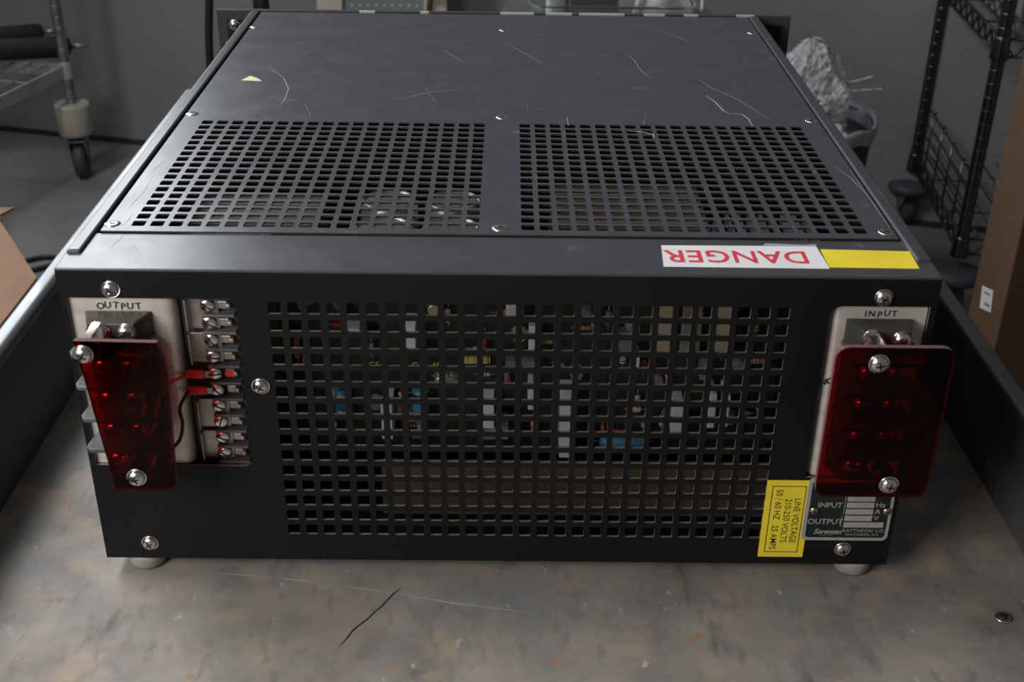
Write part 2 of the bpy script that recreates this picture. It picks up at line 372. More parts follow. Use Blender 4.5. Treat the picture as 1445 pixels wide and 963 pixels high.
# --- stickers
def sticker(name, poly, z, m, parent, th=.15):
    q = MB(); q.plate(poly, [], th, lambda u, v, wd: (u, v, z + th - wd)); return q.build(name, m, parent)
ds = sticker('danger_sticker', [(75, 8), (155.4, 7.6), (154.6, 34.4), (140, 33.9), (76.5, 33.2)], H + .25, 'whites', ps)
tag(ds, 'white sticker reading DANGER upside down in red')
text('DANGER', 20, lambda u, v, wd: (112.5 - u, 21 - v, H + .50), 'lettering', 'redink', ds, th=0, bold=.25, xs=.86, spacing=1.04)
sticker('tape_residue', [(127, 33.4), (154.4, 33.8), (155.3, 36.5), (148, 35.5), (130, 37)], H + .42, 'liner', ds, .02)
tag(sticker('yellow_tape', [(155.6, 9.6), (199.4, 9.2), (200.4, 29.4), (156, 30.8)], H + .05, 'yellow', ps), 'yellow strip of tape beside the DANGER sticker')
sticker('paint_chip', [(-186.5, 305), (-172, 303.5), (-175, 309), (-182, 316)], 174.92, 'paintchip', cover)
SCR = [[(133.3, 320.0), (138.4, 303.2), (153.5, 274.7), (168.1, 231.8)], [(133.5, 281.9), (138.0, 266.4), (140.2, 249.8), (143.0, 244.0)], [(140.6, 268.0), (141.1, 249.8)], [(143.0, 244.0), (151.9, 241.4), (154.1, 232.8), (154.4, 218.7)], [(37.1, 233.0), (37.3, 214.7)], [(34.6, 205.0), (33.0, 185.2)], [(84.6, 227.5), (86.0, 219.1)], [(89.0, 245.0), (85.7, 220.5)], [(73.7, 206.4), (82.5, 205.3), (89.5, 200.2), (88.7, 192.2)], [(114.8, 461.0), (131.9, 435.3), (141.5, 418.8)], [(110.1, 413.3), (125.8, 397.7)], [(121.1, 413.8), (139.7, 396.3)], [(87.0, 386.1), (92.3, 367.1), (94.3, 343.1), (100.4, 317.0)], [(-2.3, 408.4), (11.1, 382.9), (24.8, 354.9)], [(11.0, 377.1), (24.2, 351.2)], [(-133.3, 432.1), (-127.9, 419.6)], [(-79.6, 263.0), (-52.5, 282.9), (-33.5, 290.1)], [(-57.8, 290.8), (-48.8, 259.5)], [(12.3, 257.2), (11.7, 245.2)], [(19.1, 248.4), (23.7, 245.6)], [(-172.6, 337.7), (-158.2, 312.0), (-150.8, 287.2), (-149.4, 263.5), (-150.6, 248.3)], [(-184.9, 335.4), (-166.7, 332.6)], [(-135.2, 256.4), (-127.2, 227.2)], [(133.9, 429.0), (140.4, 414.6)], [(-50.0, 390.2), (-41.7, 371.0), (-33.3, 356.3)], [(-199.5, 399.8), (-199.4, 387.8)], [(126.0, 215.0), (131.9, 212.4)], [(162.7, 202.6), (165.6, 194.8)], [(-100.9, 48.8), (-93.9, 44)], [(190, 147.4), (195, 128.1), (197.5, 101.2)], [(197.4, 141.8), (197.9, 87.8), (197.8, 56.9)]]
SCF = [[(-196.8, 22.8), (-195.0, 35.0), (-195.2, 41.0)], [(-188.2, 23.1), (-187.0, 29.1), (-181.7, 19.8)], [(-183.3, 37.9), (-174.5, 26.8)], [(-130.2, 30.5), (-110.2, 16.6)], [(186.7, 38.7), (196.2, 41)]]
def scr(pts, z, wd, parent, m='scratch'):
    o = deckmark(pts, wd, m, 'scratch', z); o.parent = parent; o.location = (0, 0, 0)
for i, pts in enumerate(SCR): scr(pts, 174.97, .85 if i in (1, 3, 4, 8) else .34, cover)
for pts in SCF: scr(pts, H + .06, .3, flange, 'greyc')
for pts in ([(-200.5, 120), (-199, 96), (-201, 72)], [(-198, 150), (-201.5, 138), (-203, 120)], [(-204, 185), (-197, 176), (-196.5, 168)], [(-197.5, 66), (-196.6, 58), (-198, 48)]): scr(pts, 174.97, .3, cover, 'greyc')
for x0, x1, h in ((-126, -113, .8), (-8, 20, 1.0), (30, 52, .5), (58, 96, .7), (112, 130, .5), (146, 158, .5), (-75, -68, .5), (190, 205, .6)):
    MB().box(x0, x1, D - .06, D + 3, 174.2, 175.66 + h * .05).build('chipped_edge', 'scratch', fpo)
# --- yellow rating label
q = MB(); q.plate([(137.2, 4.8), (161.6, 4.8), (161.6, 55.2), (137.2, 55.2)], [], .2, lambda u, v, wd: (u, -.22 + wd, v)); yl = q.build('rating_label', 'yellow', ps)
tag(yl, 'yellow line voltage label with black print')
q = MB(); q.plate([(140.3, 8), (158.4, 8), (158.4, 51.6), (140.3, 51.6)], [[(140.75, 8.45), (157.95, 8.45), (157.95, 51.15), (140.75, 51.15)]], .05, lambda u, v, wd: (u, -.28 + wd, v)); q.build('border_line', 'ink', yl)
for s_, xx, zz, al in (('LINE VOLTAGE', 154.6, 29, 'CENTER'), ('210-250 VOLTS', 149.6, 29, 'CENTER'), ('50 / 60 HZ   25 AMPS', 144.3, 29.6, 'CENTER')):
    text(s_, 4.9, lambda u, v, wd, xx=xx, zz=zz: (xx + v, -.29, zz - u), 'lettering', 'ink', yl, al, bold=.03, xs=.9)
# --- nameplate
q = MB(); q.plate(rrect(159, 205.4, 16.9, 57, 3), [], 1.0, lambda u, v, wd: (u, -1.0 + wd, v)); npl = q.build('nameplate', 'silver', ps)
tag(npl, 'dark green maker plate with silver border and stamped values')
q = MB(); q.plate(rrect(161, 203.6, 18.9, 55.2, 1.8), [], .2, lambda u, v, wd: (u, -1.15 + wd, v)); q.build('plate_field', 'nplate', npl)
def npt(s_, x, z, size, al='CENTER', shear=0, m='silver', xs=1, bold=.02, sp=1.0): text(s_, size, lambda u, v, wd: (x + u, -1.3, z + v), 'lettering', m, npl, al, shear, xs, bold=bold, spacing=sp)
npt('INPUT', 171.8, 40.2, 4.6, bold=.06); npt('OUTPUT', 170.6, 29.4, 4.8, bold=.06)
npt('Hz', 198.6, 40.5, 4.4, bold=.05); npt('A', 197.6, 36.2, 4.4, bold=.05); npt('V', 197.4, 31.9, 4.4, bold=.05)
npt('Sorensen', 172.6, 22.8, 4.6, shear=.35, bold=.11, xs=.86); npt('RAYTHEON CO.', 192, 23.6, 2.9, sp=1.1); npt('MANCHESTER, N.H.', 191.6, 21, 1.9, sp=1.1)
npt('~~~~~~~~~~', 172.4, 20.6, 1.2)
for x0, x1, z, s_ in ((180.6, 195.2, 44.6, '208-230'), (180.6, 195.2, 40.4, '50/60'), (180.6, 195.2, 36.1, '25'), (180.6, 195.2, 31.8, '0-60'), (180.6, 202, 27.5, '. . 50')):
    MB().box(x0, x1, -1.35, -1.1, z - 1.7, z + 1.7).build('value_box', 'silver', npl)
    text(s_, 2.6, lambda u, v, wd, x0=x0, x1=x1, z=z: ((x0 + x1) / 2 + u, -1.42, z + v), 'lettering', 'liner', npl)
q = MB()
for x, z0, z1 in ((179.4, 34.5, 46), (179.0, 26, 33)):
    q.box(x, x + .3, -1.3, -1.1, z0, z1)
q.build('bracket_line', 'silver', npl)
for x, z in ((163.6, 37.1), (202.4, 37.0)): screw((x, -1.1, z), r=2.3, h=1.7, m='brass', washer=False, parent=npl)

# --- terminal blocks
def letters(s_, xs_, z0, size, parent, y=1.9):
    for i, (c, x) in enumerate(zip(s_, xs_)):
        a = rnd.uniform(-.12, .12); dz = rnd.uniform(-.5, .6); ca, sa = math.cos(a), math.sin(a)
        text(c, size, lambda u, v, wd: (x + u * ca - v * sa, y - .12, z0 + dz + i * .12 + u * sa + v * ca), 'stamped_letter', 'ink', parent, bold=.09)
def alu_plate(x0, x1, z0, z1, bend):
    q = MB(); prof = []
    if bend > 0: prof = [(x0, 2), (x1 - 5, 2)] + [(x1 - 5 + 5 * math.sin(a), 7 - 5 * math.cos(a)) for a in [PI / 2 * k / 6 for k in range(1, 7)]] + [(x1, 22), (x1 - 1.5, 22), (x1 - 1.5, 8), (x0, 8)]
    else: prof = [(x0, 22), (x0, 7)] + [(x0 + 5 - 5 * math.cos(a), 7 - 5 * math.sin(a)) for a in [PI / 2 * k / 6 for k in range(1, 7)]] + [(x1, 2), (x1, 8), (x0 + 1.5, 8), (x0 + 1.5, 22)]
    n = len(prof)
    for z in (z0, z1):
        for x, y in prof: q.v.append(Vector((x, y, z)))
    for k in range(n): q.face([k, (k + 1) % n, n + (k + 1) % n, n + k])
    q.face(list(range(n))[::-1]); q.face([n + k for k in range(n)])
    return q.build('terminal_plate', 'alu', ps)
opl = alu_plate(-213.4, -163, 61, 158, 1); ipl = alu_plate(158, 204.6, 57.2, 157.6, -1)
letters('OUTPUT', [-198.4, -194.8, -190.8, -187.4, -184, -180], 152.6, 5.0, opl); letters('INPUT', [174.6, 177.6, 181.4, 185, 188.6], 152.6, 4.6, ipl)
letters('NC', [158.6, 162], 114, 5, ipl)
def block(xa, xb, z0, z1, rows, bars, side, hexrow, hexcol, low, name, hexy):
    b = MB(); i = 5
    b.hull8([(xa, 2, z0), (xa + i, -12, z0), (xb - i, -12, z0), (xb, 2, z0)], [(xa, 2, z1), (xa + i, -12, z1), (xb - i, -12, z1), (xb, 2, z1)])
    bo = b.build(name, 'phen', ps, .8)
    for z in bars:
        q = MB(); t = 1.3
        pl = [(xa - 1, 1.8), (xa - 3, -18), (xa - 1.2, -21), (xb + 1.2, -21), (xb + 3, -18), (xb + 1, 1.8)]
        n = len(pl); q.v = [Vector((x, y, z - t)) for x, y in pl] + [Vector((x, y, z + t)) for x, y in pl]
        q.face(list(range(n))[::-1] if False else list(range(n))); q.face([n + k for k in reversed(range(n))])
        for k in range(n): q.face([k, n + k, n + (k + 1) % n, (k + 1) % n])
        q.build('barrier', 'fin', bo, .6)
    cols = (xa + 10.2, xb - 9.2)
    for r, z in enumerate(rows):
        for c, x in enumerate(cols):
            if (r, c) == (hexrow, hexcol) or (r, c) == low: continue
            screw((x, -12, z), r=4.3, h=3.2, parent=bo, name='terminal_screw')
    for (r, c), zz in (((hexrow, hexcol), rows[hexrow]), (low, rows[low[0]])):
        q = MB(); q.lathe((cols[c], -12, zz), (0, -1, 0), [(0, 5.8), (.9, 5.8)], 20); q.lathe((cols[c], -12.9, zz), (0, -1, 0), [(0, 4.9), (13.9, 4.9)], 6, False, phase=.5)
        q.build('hex_standoff', 'chrome', bo)
    return bo
orow = [146.0, 128.6, 110.4, 92.2, 74.6]
ob = block(-206.5, -173.8, 64, 150.5, orow, (137.3, 119.5, 101.3, 83.4), -1, 0, 0, (4, 1), 'output_terminal_block', -27)
ib = block(165.4, 198.6, 64, 150.5, orow, (137.3, 119.5, 101.3, 83.4), 1, 0, 0, (4, 1), 'input_terminal_block', -27)
def cover_plate(poly, name, lab, scs):
    q = MB(); q.plate(poly, [], 2.8, lambda u, v, wd: (u, -30 + wd, v), 1); o = q.build(name, ['red', 'rededge'], ps); tag(o, lab)
    for x, z in scs: screw((x, -30, z), r=4.4, h=3.2, parent=o)
cover_plate([(-194.2, 66.4), (-167.5, 66.6), (-165, 67.8), (-163.8, 70.5), (-160.6, 132), (-161, 141), (-163.5, 150.2), (-202.0, 150.8)], 'terminal_cover', 'clear red plastic cover over the output terminals', ((-198.3, 143.8), (-182.7, 74.4)))
cover_plate(rrect(153.6, 209.6, 66.4, 151.5, 6, 4), 'terminal_cover', 'clear red plastic cover over the input terminals', ((174.1, 143.1), (189.7, 74.2)))
# --- ten way barrier strip
st = MB(); st.box(-161.5, -133, 9, 26, 58, 159.4); strip = st.build('barrier_strip', 'phen', ps)
zr = [151.6 - i * 9.6 for i in range(10)]
for i in range(11):
    z = 156.4 - i * 9.6
    if z < 159: MB().box(-150.5, -134.2, 3.6, 9.2, z - .8, z + .8).build('barrier', 'fin', strip, .5)
for i, z in enumerate(zr):
    lug = MB(); lug.box(-142.6, -137.8, 6.6, 8.9, z - 2.2, z + 2.2).box(-138.4, -136.2, 4.8, 8.9, z - 1.2, z + 1.2); lug.build('solder_lug', 'tin', strip, .6)
    screw((-147.6, 6.4, z), r=3.7, h=1.7, washer=False, name='terminal_screw', slot=True, rot=rnd.uniform(.3, 2.6), parent=strip)
for a, b in ((0, 1), (2, 3), (6, 7), (8, 9)):
    q = MB(); z0, z1 = zr[b] - 3.6, zr[a] + 3.6
    q.box(-158.4, -142.5, 6.8, 8.0, z0, z1); q.box(-158.6, -157.6, 3.4, 8.0, z0, z1); q.build('jumper_link', 'tin', strip, .4)
def smooth(pts, k=6):
    pts = [Vector(p) for p in pts]; out = []
    for i in range(len(pts) - 1):
        a, b, c, d = pts[max(i - 1, 0)], pts[i], pts[i + 1], pts[min(i + 2, len(pts) - 1)]
        for j in range(k):
            t = j / k; out.append(.5 * ((2 * b) + (c - a) * t + (2 * a - 5 * b + 4 * c - d) * t * t + (3 * b - a - 3 * c + d) * t ** 3))
    return out + [pts[-1]]
for i, wp in ((4, [(-164, 0, 113.6), (-168, -4, 113), (-171, -14, 110), (-173, -19, 100), (-176.5, -20, 93), (-179.5, -19, 98), (-178, -15, 109)]),
              (5, [(-162, 0, 104), (-164, -7, 100), (-163, -9, 92), (-166, -9, 82), (-172, -13, 77)])):
    z = zr[i]; q = MB(); q.lathe((-152.5, 5.2, z), (-1, 0, 0), [(0, 2.0), (.6, 2.4), (9, 2.4), (9.6, 1.7)], 12)
    c = q.build('crimp_terminal', 'redp', strip); MB().box(-153.5, -144.5, 4.6, 6.2, z - 1.7, z + 1.7).build('crimp_tongue', 'tin', c)
    MB().tube(smooth([(-161.5, 5.2, z)] + wp), .95, 8).build('lead_wire', 'redp' if i == 4 else 'wire', strip)
    if i == 4: MB().box(-142.6, -137.2, 5.6, 6.8, z - 2, z + 2).build('red_sleeve', 'redp', strip, .4)
# --- what shows through the perforations
MB().box(-70, 160, 40, 42, 1.6, 38).build('inner_plate', 'tan', ps)
pc = MB().box(-125, 150, 62, 64, 34, 166); board = pc.build('circuit_board', 'pcb', ps)
def onboard(kind, x, z, ax, L, r, m, bands=()):
    q = MB(); a = Vector(ax); y = 61 - r - 1.2; p = Vector((x, y, z)) - a * L / 2
    q.lathe(p, a, [(0, r * .6), (L * .06, r), (L * .94, r), (L, r * .6)], 10)
    o_ = q
    for t in bands: q.lathe(p + a * (L * t), a, [(0, r * 1.04), (L * .09, r * 1.04)], 10, mi=1)
    q.cyl(p - a * 3, p, .35, 5, mi=2); q.cyl(p + a * L, p + a * (L + 3), .35, 5, mi=2)
    q.build(kind, [m, rnd.choice(('redc', 'orange', 'wire', 'gold')), 'tin'], board)
def blockc(kind, x, z, wx, wz, dy, m): MB().box(x - wx / 2, x + wx / 2, 61.9 - dy, 61.9, z - wz / 2, z + wz / 2).build(kind, m, board, .4)
for x, z, wx, wz, dy, m in ((-103, 148, 4, 18, 18, 'whitec'), (-83, 116, 8, 4, 16, 'whitec'), (-52, 112, 6, 16, 18, 'whitec'), (-38, 140, 7, 14, 12, 'greyc'), (-58, 150, 9, 12, 14, 'greyc'),
                            (33, 60, 7, 38, 22, 'whitec'), (13, 78, 3, 14, 20, 'whitec'), (-66, 62, 6, 22, 20, 'whitec'), (2, 128, 6, 7, 15, 'whitec'), (14, 110, 5, 18, 12, 'whitec'), (8, 92, 18, 7, 10, 'greyc'),
                            (-10, 66, 6, 18, 18, 'whitec'), (-6, 54, 14, 8, 18, 'greyc'), (94, 66, 6, 20, 18, 'whitec'), (113, 70, 4, 22, 18, 'whitec'), (121, 70, 3, 20, 18, 'whitec'), (64, 108, 7, 10, 14, 'greyc'),
                            (-17, 97, 13, 4, 12, 'tanc'), (53, 150, 7, 9, 16, 'whitec'), (24, 150, 6, 8, 14, 'greyc'), (70, 96, 4, 12, 12, 'whitec'), (108, 92, 4, 14, 10, 'greyc')):
    blockc('relay' if m == 'greyc' else 'film_capacitor', x, z, wx, wz, dy, m)
for x, z, L, r, m in ((-92, 66, 17, 4, 'blue'), (-48, 66, 22, 5, 'blue'), (-60, 66, 4, 3, 'orange')): onboard('electrolytic_capacitor', x, z, (0, 0, 1), L, r, m, (.2, .8))
onboard('electrolytic_capacitor', 67, 42, (1, 0, 0), 28, 4, 'blue')
for i in range(105):
    x = rnd.uniform(-120, 145); z = rnd.uniform(42, 162); ax = (1, 0, 0) if rnd.random() < .5 else (0, 0, 1)
    onboard('resistor', x, z, ax, rnd.uniform(6, 10), rnd.uniform(1.2, 2.0), rnd.choice(('tanc', 'greyc', 'redc', 'tanc', 'greyc', 'whitec')), (.2, .4, .6))
for i in range(24):
    x = rnd.uniform(-118, 140); z = rnd.uniform(50, 158)
    MB().lathe((x, 61.9, z), (0, -1, 0), [(0, 4.4), (1, 4.4), (1.2, 3.9), (6, 3.7), (6.6, 3)], 14).build('metal_can_transistor', rnd.choice(('gold', 'greyc', 'greyc')), board)
for x in (82, 113): # bright metal cans at the upper right
    MB().box(x - 4.5, x + 4.5, 40, 61, 106, 163).build('tall_metal_can', 'gold', board, .8)
MB().box(92, 103, 44, 61, 104, 163).build('tall_metal_can', 'tin', board, .8)
for x, s_, z in ((-84, 'R16', 96), (-74, 'C5', 87), (-50, 'C4', 87), (-38, '451', 87), (28, '216', 88), (128, '16', 88), (3, 'C4', 45), (-16, '15 211', 97.5)):
    text(s_, 5.5, lambda u, v, wd, x=x, z=z: (x + u, (61.7 if z != 97.5 else 49.7), z + v), 'board_print', 'yellow' if x < 0 else 'tanc', board)
def transformer(x0, x1, y0, y1, z1, coil):
    t = MB().box(x0, x1, y0, y1, 40, z1).build('transformer_core', 'tan' if coil == 'paper' else 'rust', ps, 1)
    MB().box(x0 + 14, x1 - 14, y0 - 12, y1 + 12, 52, z1 - 12).build('winding', coil, t, 5)
    for k in range(5): 
        yy = y0 + (y1 - y0) * (k + .5) / 5; MB().box(x0 + 2, x1 - 2, yy - .7, yy + .7, z1, z1 + 1).build('lamination', 'greyc', t)
    return t
transformer(-185, -110, 92, 165, 148, 'paper'); transformer(25, 115, 110, 180, 150, 'copper')
for x, y in ((-70, 100), (-32, 100), (-70, 140), (-32, 140)):
    c = MB().lathe((x, y, 20), (0, 0, 1), [(0, 17), (132, 17), (134, 15.5), (134.5, 15), (133, 14.5)], 24).build('filter_capacitor', 'tin', ps)
    for sx in (-5, 5): MB().cyl((x + sx, y, 133), (x + sx, y, 139), 3, 10).build('terminal_post', 'gold', c)
hs = MB().box(128, 190, 90, 96, 20, 130).build('heat_sink', 'greyc', ps)
for k in range(9): MB().box(130 + k * 7, 131.4 + k * 7, 96, 190, 20, 128).build('heat_sink_fin', 'greyc', hs)
MB().box(-150, 150, 72, 78, 60, 62).build('wire_tray', 'tan', ps)
for k in range(7):
    x = -165 + 48 * k; MB().tube(smooth([(x, 70, 130), (x + 14, 84, 146), (x + 34, 90, 140), (x + 46, 74, 120)]), 1.3, 6).build('hookup_wire', rnd.choice(('redp', 'whitec', 'wire', 'orange', 'tanc')), ps)

# ------------------------------------------------------------------ small hardware on the deck
q = MB(); q.lathe((263, -31.5, DK + .1), (0, 0, 1), [(0, 4.4), (.9, 4.4), (1.1, 4.0)], 20)
nut = q.build('washer', ['chrome'], None, origin=(263, -31.5, DK)); MB().lathe((263, -31.5, DK + 1.1), (0, 0, 1), [(0, 2.6), (.4, 2.5), (.5, .5)], 16).build('centre_hole', 'slot', nut)
tag(nut, 'small round steel washer lying on the bare deck at the lower right', 'washer')

# ------------------------------------------------------------------ wire racks
def post(x, y, z0, z1, m, parent, r=12.7):
    prof = [(0, r)]; z = 12.7
    while z < z1 - z0 - 5:
        prof += [(z - 2.2, r), (z - 1.3, r), (z - .6, r - .7), (z + .6, r - .7), (z + 1.3, r), (z + 2.2, r)]; z += 25.4
    prof.append((z1 - z0, r)); return MB().lathe((x, y, z0), (0, 0, 1), prof, 14).build('post', m, parent)
def frame_vec(a): return Vector((math.cos(a), math.sin(a), 0)), Vector((-math.sin(a), math.cos(a), 0))
def caster(x, y, z1, parent, ang, bump_m, tyre_m='tyre', R=48, bump=True):
    c = MB().lathe((x, y, z1), (0, 0, -1), [(0, 16), (z1 - FLOOR - 2 * R - 10, 16)], 12).build('caster_stem', 'steel', parent)
    if bump:
        MB().lathe((x, y, z1 + 60), (0, 0, -1), [(0, 37), (0, 41), (8, 41), (30, 39.5), (72, 39.5), (78, 36), (80, 20)], 22).build('bumper_cup', bump_m, c)
    else:
        MB().lathe((x, y, z1 + 10), (0, 0, -1), [(0, 20), (6, 48), (18, 52), (28, 46), (30, 20)], 22).build('bumper_ring', bump_m, c)
    d, s_ = frame_vec(ang); ctr = Vector((x, y, FLOOR + R)) - d * 14
    MB().lathe(ctr - s_ * 15, s_, [(0, R - 12), (3, R - 3), (9, R), (21, R), (27, R - 3), (30, R - 12)], 24).build('wheel', tyre_m, c)
    y_ = MB()
    for k in (-1, 1):
        a = [ctr + s_ * k * 19 + d * i - Vector((0, 0, 8)) for i in (-12, 12)]; b = [Vector((x, y, FLOOR + 2 * R + 8)) + s_ * k * 19 + d * i for i in (-26, 22)]
        t = s_ * 1.5
        y_.hull8([a[0] - t, a[1] - t, a[1] + t, a[0] + t], [b[0] - t, b[1] - t, b[1] + t, b[0] + t])
    y_.hull8(*[[Vector((x, y, z)) + d * i * 25 + s_ * j * 21 for i, j in ((-1, -1), (1, -1), (1, 1), (-1, 1))] for z in (FLOOR + 2 * R + 6, FLOOR + 2 * R + 10)])
    y_.build('caster_fork', 'steel', c)
def wire_shelf(parent, org, U, V, LU, LV, z, solid, m, n_wires, ledge=0):
    # org: rear right corner post, U along the length, V towards the room
    s_ = MB(); A = Vector((org[0], org[1], z)); c = [A, A + U * LU, A + U * LU + V * LV, A + V * LV]
    for i in range(4):
        a, b = c[i], c[(i + 1) % 4]
        if solid:
            d = (b - a).normalized(); t = d.cross(Vector((0, 0, 1))) * 3; up = Vector((0, 0, 30))
            s_.hull8([a - t, b - t, b + t, a + t], [a - t + up, b - t + up, b + t + up, a + t + up])
        else:
            up = Vector((0, 0, 32)); s_.tube([a, b], 3.2, 6); s_.tube([a + up, b + up], 3.2, 6); L = (b - a).length; k = int(L / 26)
            s_.tube([a + (b - a) * (j / k) + (up if j % 2 else up * 0) for j in range(k + 1)], 2.4, 5)
    sh = s_.build('shelf_frame', m, parent)
    g = MB(); zt = Vector((0, 0, 26 if solid else 31))
    for j in range(1, n_wires): g.tube([c[0] + U * (LU * j / n_wires) + zt, c[3] + U * (LU * j / n_wires) + zt], 1.9, 5)
    for j in (.3, .68): g.tube([c[0] + V * (LV * j) + zt - Vector((0, 0, 4)), c[1] + V * (LV * j) + zt - Vector((0, 0, 4))], 2.4, 5)
    g.build('shelf_wires', m, sh)
    if ledge:
        for a, b, nm in ((c[0], c[3], 'side'), (c[0], c[1], 'back')):
            l = MB(); d = (b - a).normalized(); L = (b - a).length
            for k in range(4):
                h = Vector((0, 0, 32 + ledge * (k + 1) / 4)); e = Vector((0, 0, -16 if k > 1 else 0))
                l.tube([a + d * 22 + h + e, a + d * 55 + h, b - d * 55 + h, b - d * 22 + h + e], 2.3, 6)
            for k in range(1, int(L / 95)):
                p = a + d * (95 * k); l.tube([p + Vector((0, 0, 28)), p + Vector((0, 0, 32 + ledge))], 2.3, 6)
                l.tube([p + Vector((0, 0, 32 + ledge)), p + Vector((0, 0, 40 + ledge)) + d * 12, p + Vector((0, 0, 34 + ledge)) + d * 26], 2.6, 6)
            l.build('ledge_rail', m, sh)
    for p in c:
        MB().lathe(p - Vector((0, 0, 4)), (0, 0, 1), [(0, 17), (4, 17.5), (38, 15), (42, 14)], 14).build('collar', m, sh)
rk = empty('wire_rack', (-1062, 2367, FLOOR)); tag(rk, 'chrome wire rack on casters standing at the left with cream bumper cup on its caster', 'rack')
U = -WU; V = WN; PR = Vector((-1060, 2367, 0))
for a, b in ((0, 0), (0, 457), (900, 0), (900, 457)):
    p = PR + U * a + V * b; post(p.x, p.y, -560, 420, 'steel', rk, 12.7); caster(p.x, p.y, -565, rk, -1.45 if (a, b) == (0, 0) else -1.85, 'nylon')
wire_shelf(rk, PR, U, V, 900, 457, -440, True, 'zinc', 20); wire_shelf(rk, PR, U, V, 900, 457, 300, True, 'zinc', 20)
rk2 = empty('wire_rack', (908, 1900, FLOOR)); tag(rk2, 'dark wire rack with railed lower shelf standing behind the tall carton', 'rack')
B2 = Vector((933, 2133, 0)); V2 = Vector((885 - 933, 1660 - 2133, 0)); LV2 = V2.length; V2.normalize(); U2 = Vector((-V2.y, V2.x, 0))
for a, b in ((0, 0), (0, LV2), (760, 0), (760, LV2)):
    p = B2 + U2 * a + V2 * b; post(p.x, p.y, -562, 420, 'dsteel', rk2); caster(p.x, p.y, -600, rk2, -1.2, 'tyre', R=44, bump=False)
wire_shelf(rk2, B2, U2, V2, 760, LV2, -562, False, 'dsteel', 22, 125); wire_shelf(rk2, B2, U2, V2, 760, LV2, -172, False, 'dsteel', 22)
# things on the racks
def stand(p0, p1, r, label):
    p0, p1 = Vector(p0), Vector(p1); d = (p1 - p0).normalized(); L = (p1 - p0).length
    e = empty('folded_stand', (p0 + p1) / 2 - Vector((0, 0, r)))
    MB().lathe(p0, d, [(0, r * .9), (12, r), (L * .45, r), (L * .47, r * .8), (L * .5, r * .8), (L * .52, r), (L - 12, r), (L, r * .7)], 14).build('padded_tube', 'foam', e)
    MB().lathe(p0 + d * (L - 2), d, [(0, 7), (30, 7), (32, 5), (44, 5)], 10).build('spigot', 'tin', e); MB().lathe(p0 + d * L * .3, d, [(0, r * 1.15), (26, r * 1.15)], 14).build('clamp', 'wire', e)
    tag(e, label, 'stand', 'folded stands on the left rack'); return e
zt = -440 + 28
stand((-1480, 2340, zt + 27), (-1062, 2425, zt + 30), 26, 'black folded stand lying lowest on the left rack with its tip past the post')
stand((-1560, 2405, zt + 25), (-1165, 2540, zt + 34), 22, 'black folded stand lying behind the lowest one, tip short of the post')
z2 = -172 + 34
pb = empty('storage_bin', (1010, 1850, z2)); tag(pb, 'clear storage bin with white paper cards on the upper right rack shelf', 'bin')
q = MB(); d_ = [B2 + U2 * a + V2 * b for a, b in ((35, 60), (350, 60), (350, LV2 - 40), (35, LV2 - 40))]
for i in range(4):
    a, b = d_[i], d_[(i + 1) % 4]; t = ((b - a).normalized().cross(Vector((0, 0, 1)))) * 1.2
    q.hull8([Vector((v.x, v.y, z2)) for v in (a - t, b - t, b + t, a + t)], [Vector((v.x, v.y, z2 + 130)) for v in (a - t, b - t, b + t, a + t)])
q.build('bin_wall', 'clear', pb)
for k in range(3):
    a = d_[3] + (d_[0] - d_[3]) * (.06 + .31 * k) + U2 * 5; b = d_[3] + (d_[0] - d_[3]) * (.31 + .31 * k) + U2 * 5; t = U2 * 1
    MB().hull8([Vector((v.x, v.y, z2 + 14)) for v in (a - t, b - t, b + t, a + t)], [Vector((v.x, v.y, z2 + 120)) for v in (a - t, b - t, b + t, a + t)]).build('paper_card', 'whitec', pb)
# ------------------------------------------------------------------ cartons
bx = empty('carton', (700, 900, FLOOR)); tag(bx, 'tall brown carton with a small white label standing right of the cart', 'box')
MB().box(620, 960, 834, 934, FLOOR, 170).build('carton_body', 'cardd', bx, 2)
lb = MB(); lb.plate([(908, -268), (873, -258), (866, -286), (901, -297)], [], .3, lambda u, v, wd: (619.6 + wd, u, v)); lbo = lb.build('shipping_label', 'whites', bx)
R_ = lambda u, v, wd: (619.4, 886 - u * .96 + v * .2, -277 + v * .95 + u * .26)
text('####-##', 5.5, lambda u, v, wd: R_(u, v + 8, wd), 'label_print', 'ink', lbo); text('00000', 7, lambda u, v, wd: R_(u + 4, v - 7, wd), 'label_print', 'ink', lbo)
cb = empty('carton', (-960, 800, FLOOR)); tag(cb, 'light brown cardboard carton with a spread flap left of the cart', 'box')
q = MB(); q.box(-1160, -1156, 450, 1180, FLOOR, -302).box(-764, -760, 450, 1180, FLOOR, -302).box(-1156, -764, 450, 454, FLOOR, -302).box(-1156, -764, 1176, 1180, FLOOR, -302).box(-1156, -764, 454, 1176, FLOOR, FLOOR + 4)
q.build('carton_body', 'card', cb)
MB().hull8([(-762, 520, -303), (-640, 610, -312), (-642, 985, -312), (-762, 1172, -303)], [(-762, 520, -299), (-640, 610, -308), (-642, 985, -308), (-762, 1172, -299)]).build('flap', 'card', cb)
MB().hull8([(-1156, 1178, -303), (-764, 1178, -303), (-790, 1300, -340), (-1130, 1300, -340)], [(-1156, 1178, -299), (-764, 1178, -299), (-790, 1300, -336), (-1130, 1300, -336)]).build('flap', 'card', cb)
cl = MB().tube(smooth([(-1140, 1790, FLOOR + 6), (-1060, 1840, FLOOR + 6), (-1000, 1885, FLOOR + 6), (-950, 1870, FLOOR + 6), (-985, 1830, FLOOR + 6), (-1060, 1790, FLOOR + 6), (-1180, 1740, FLOOR + 6)]), 6, 8).build('power_cable', 'wire', None, origin=(-1040, 1820, FLOOR))
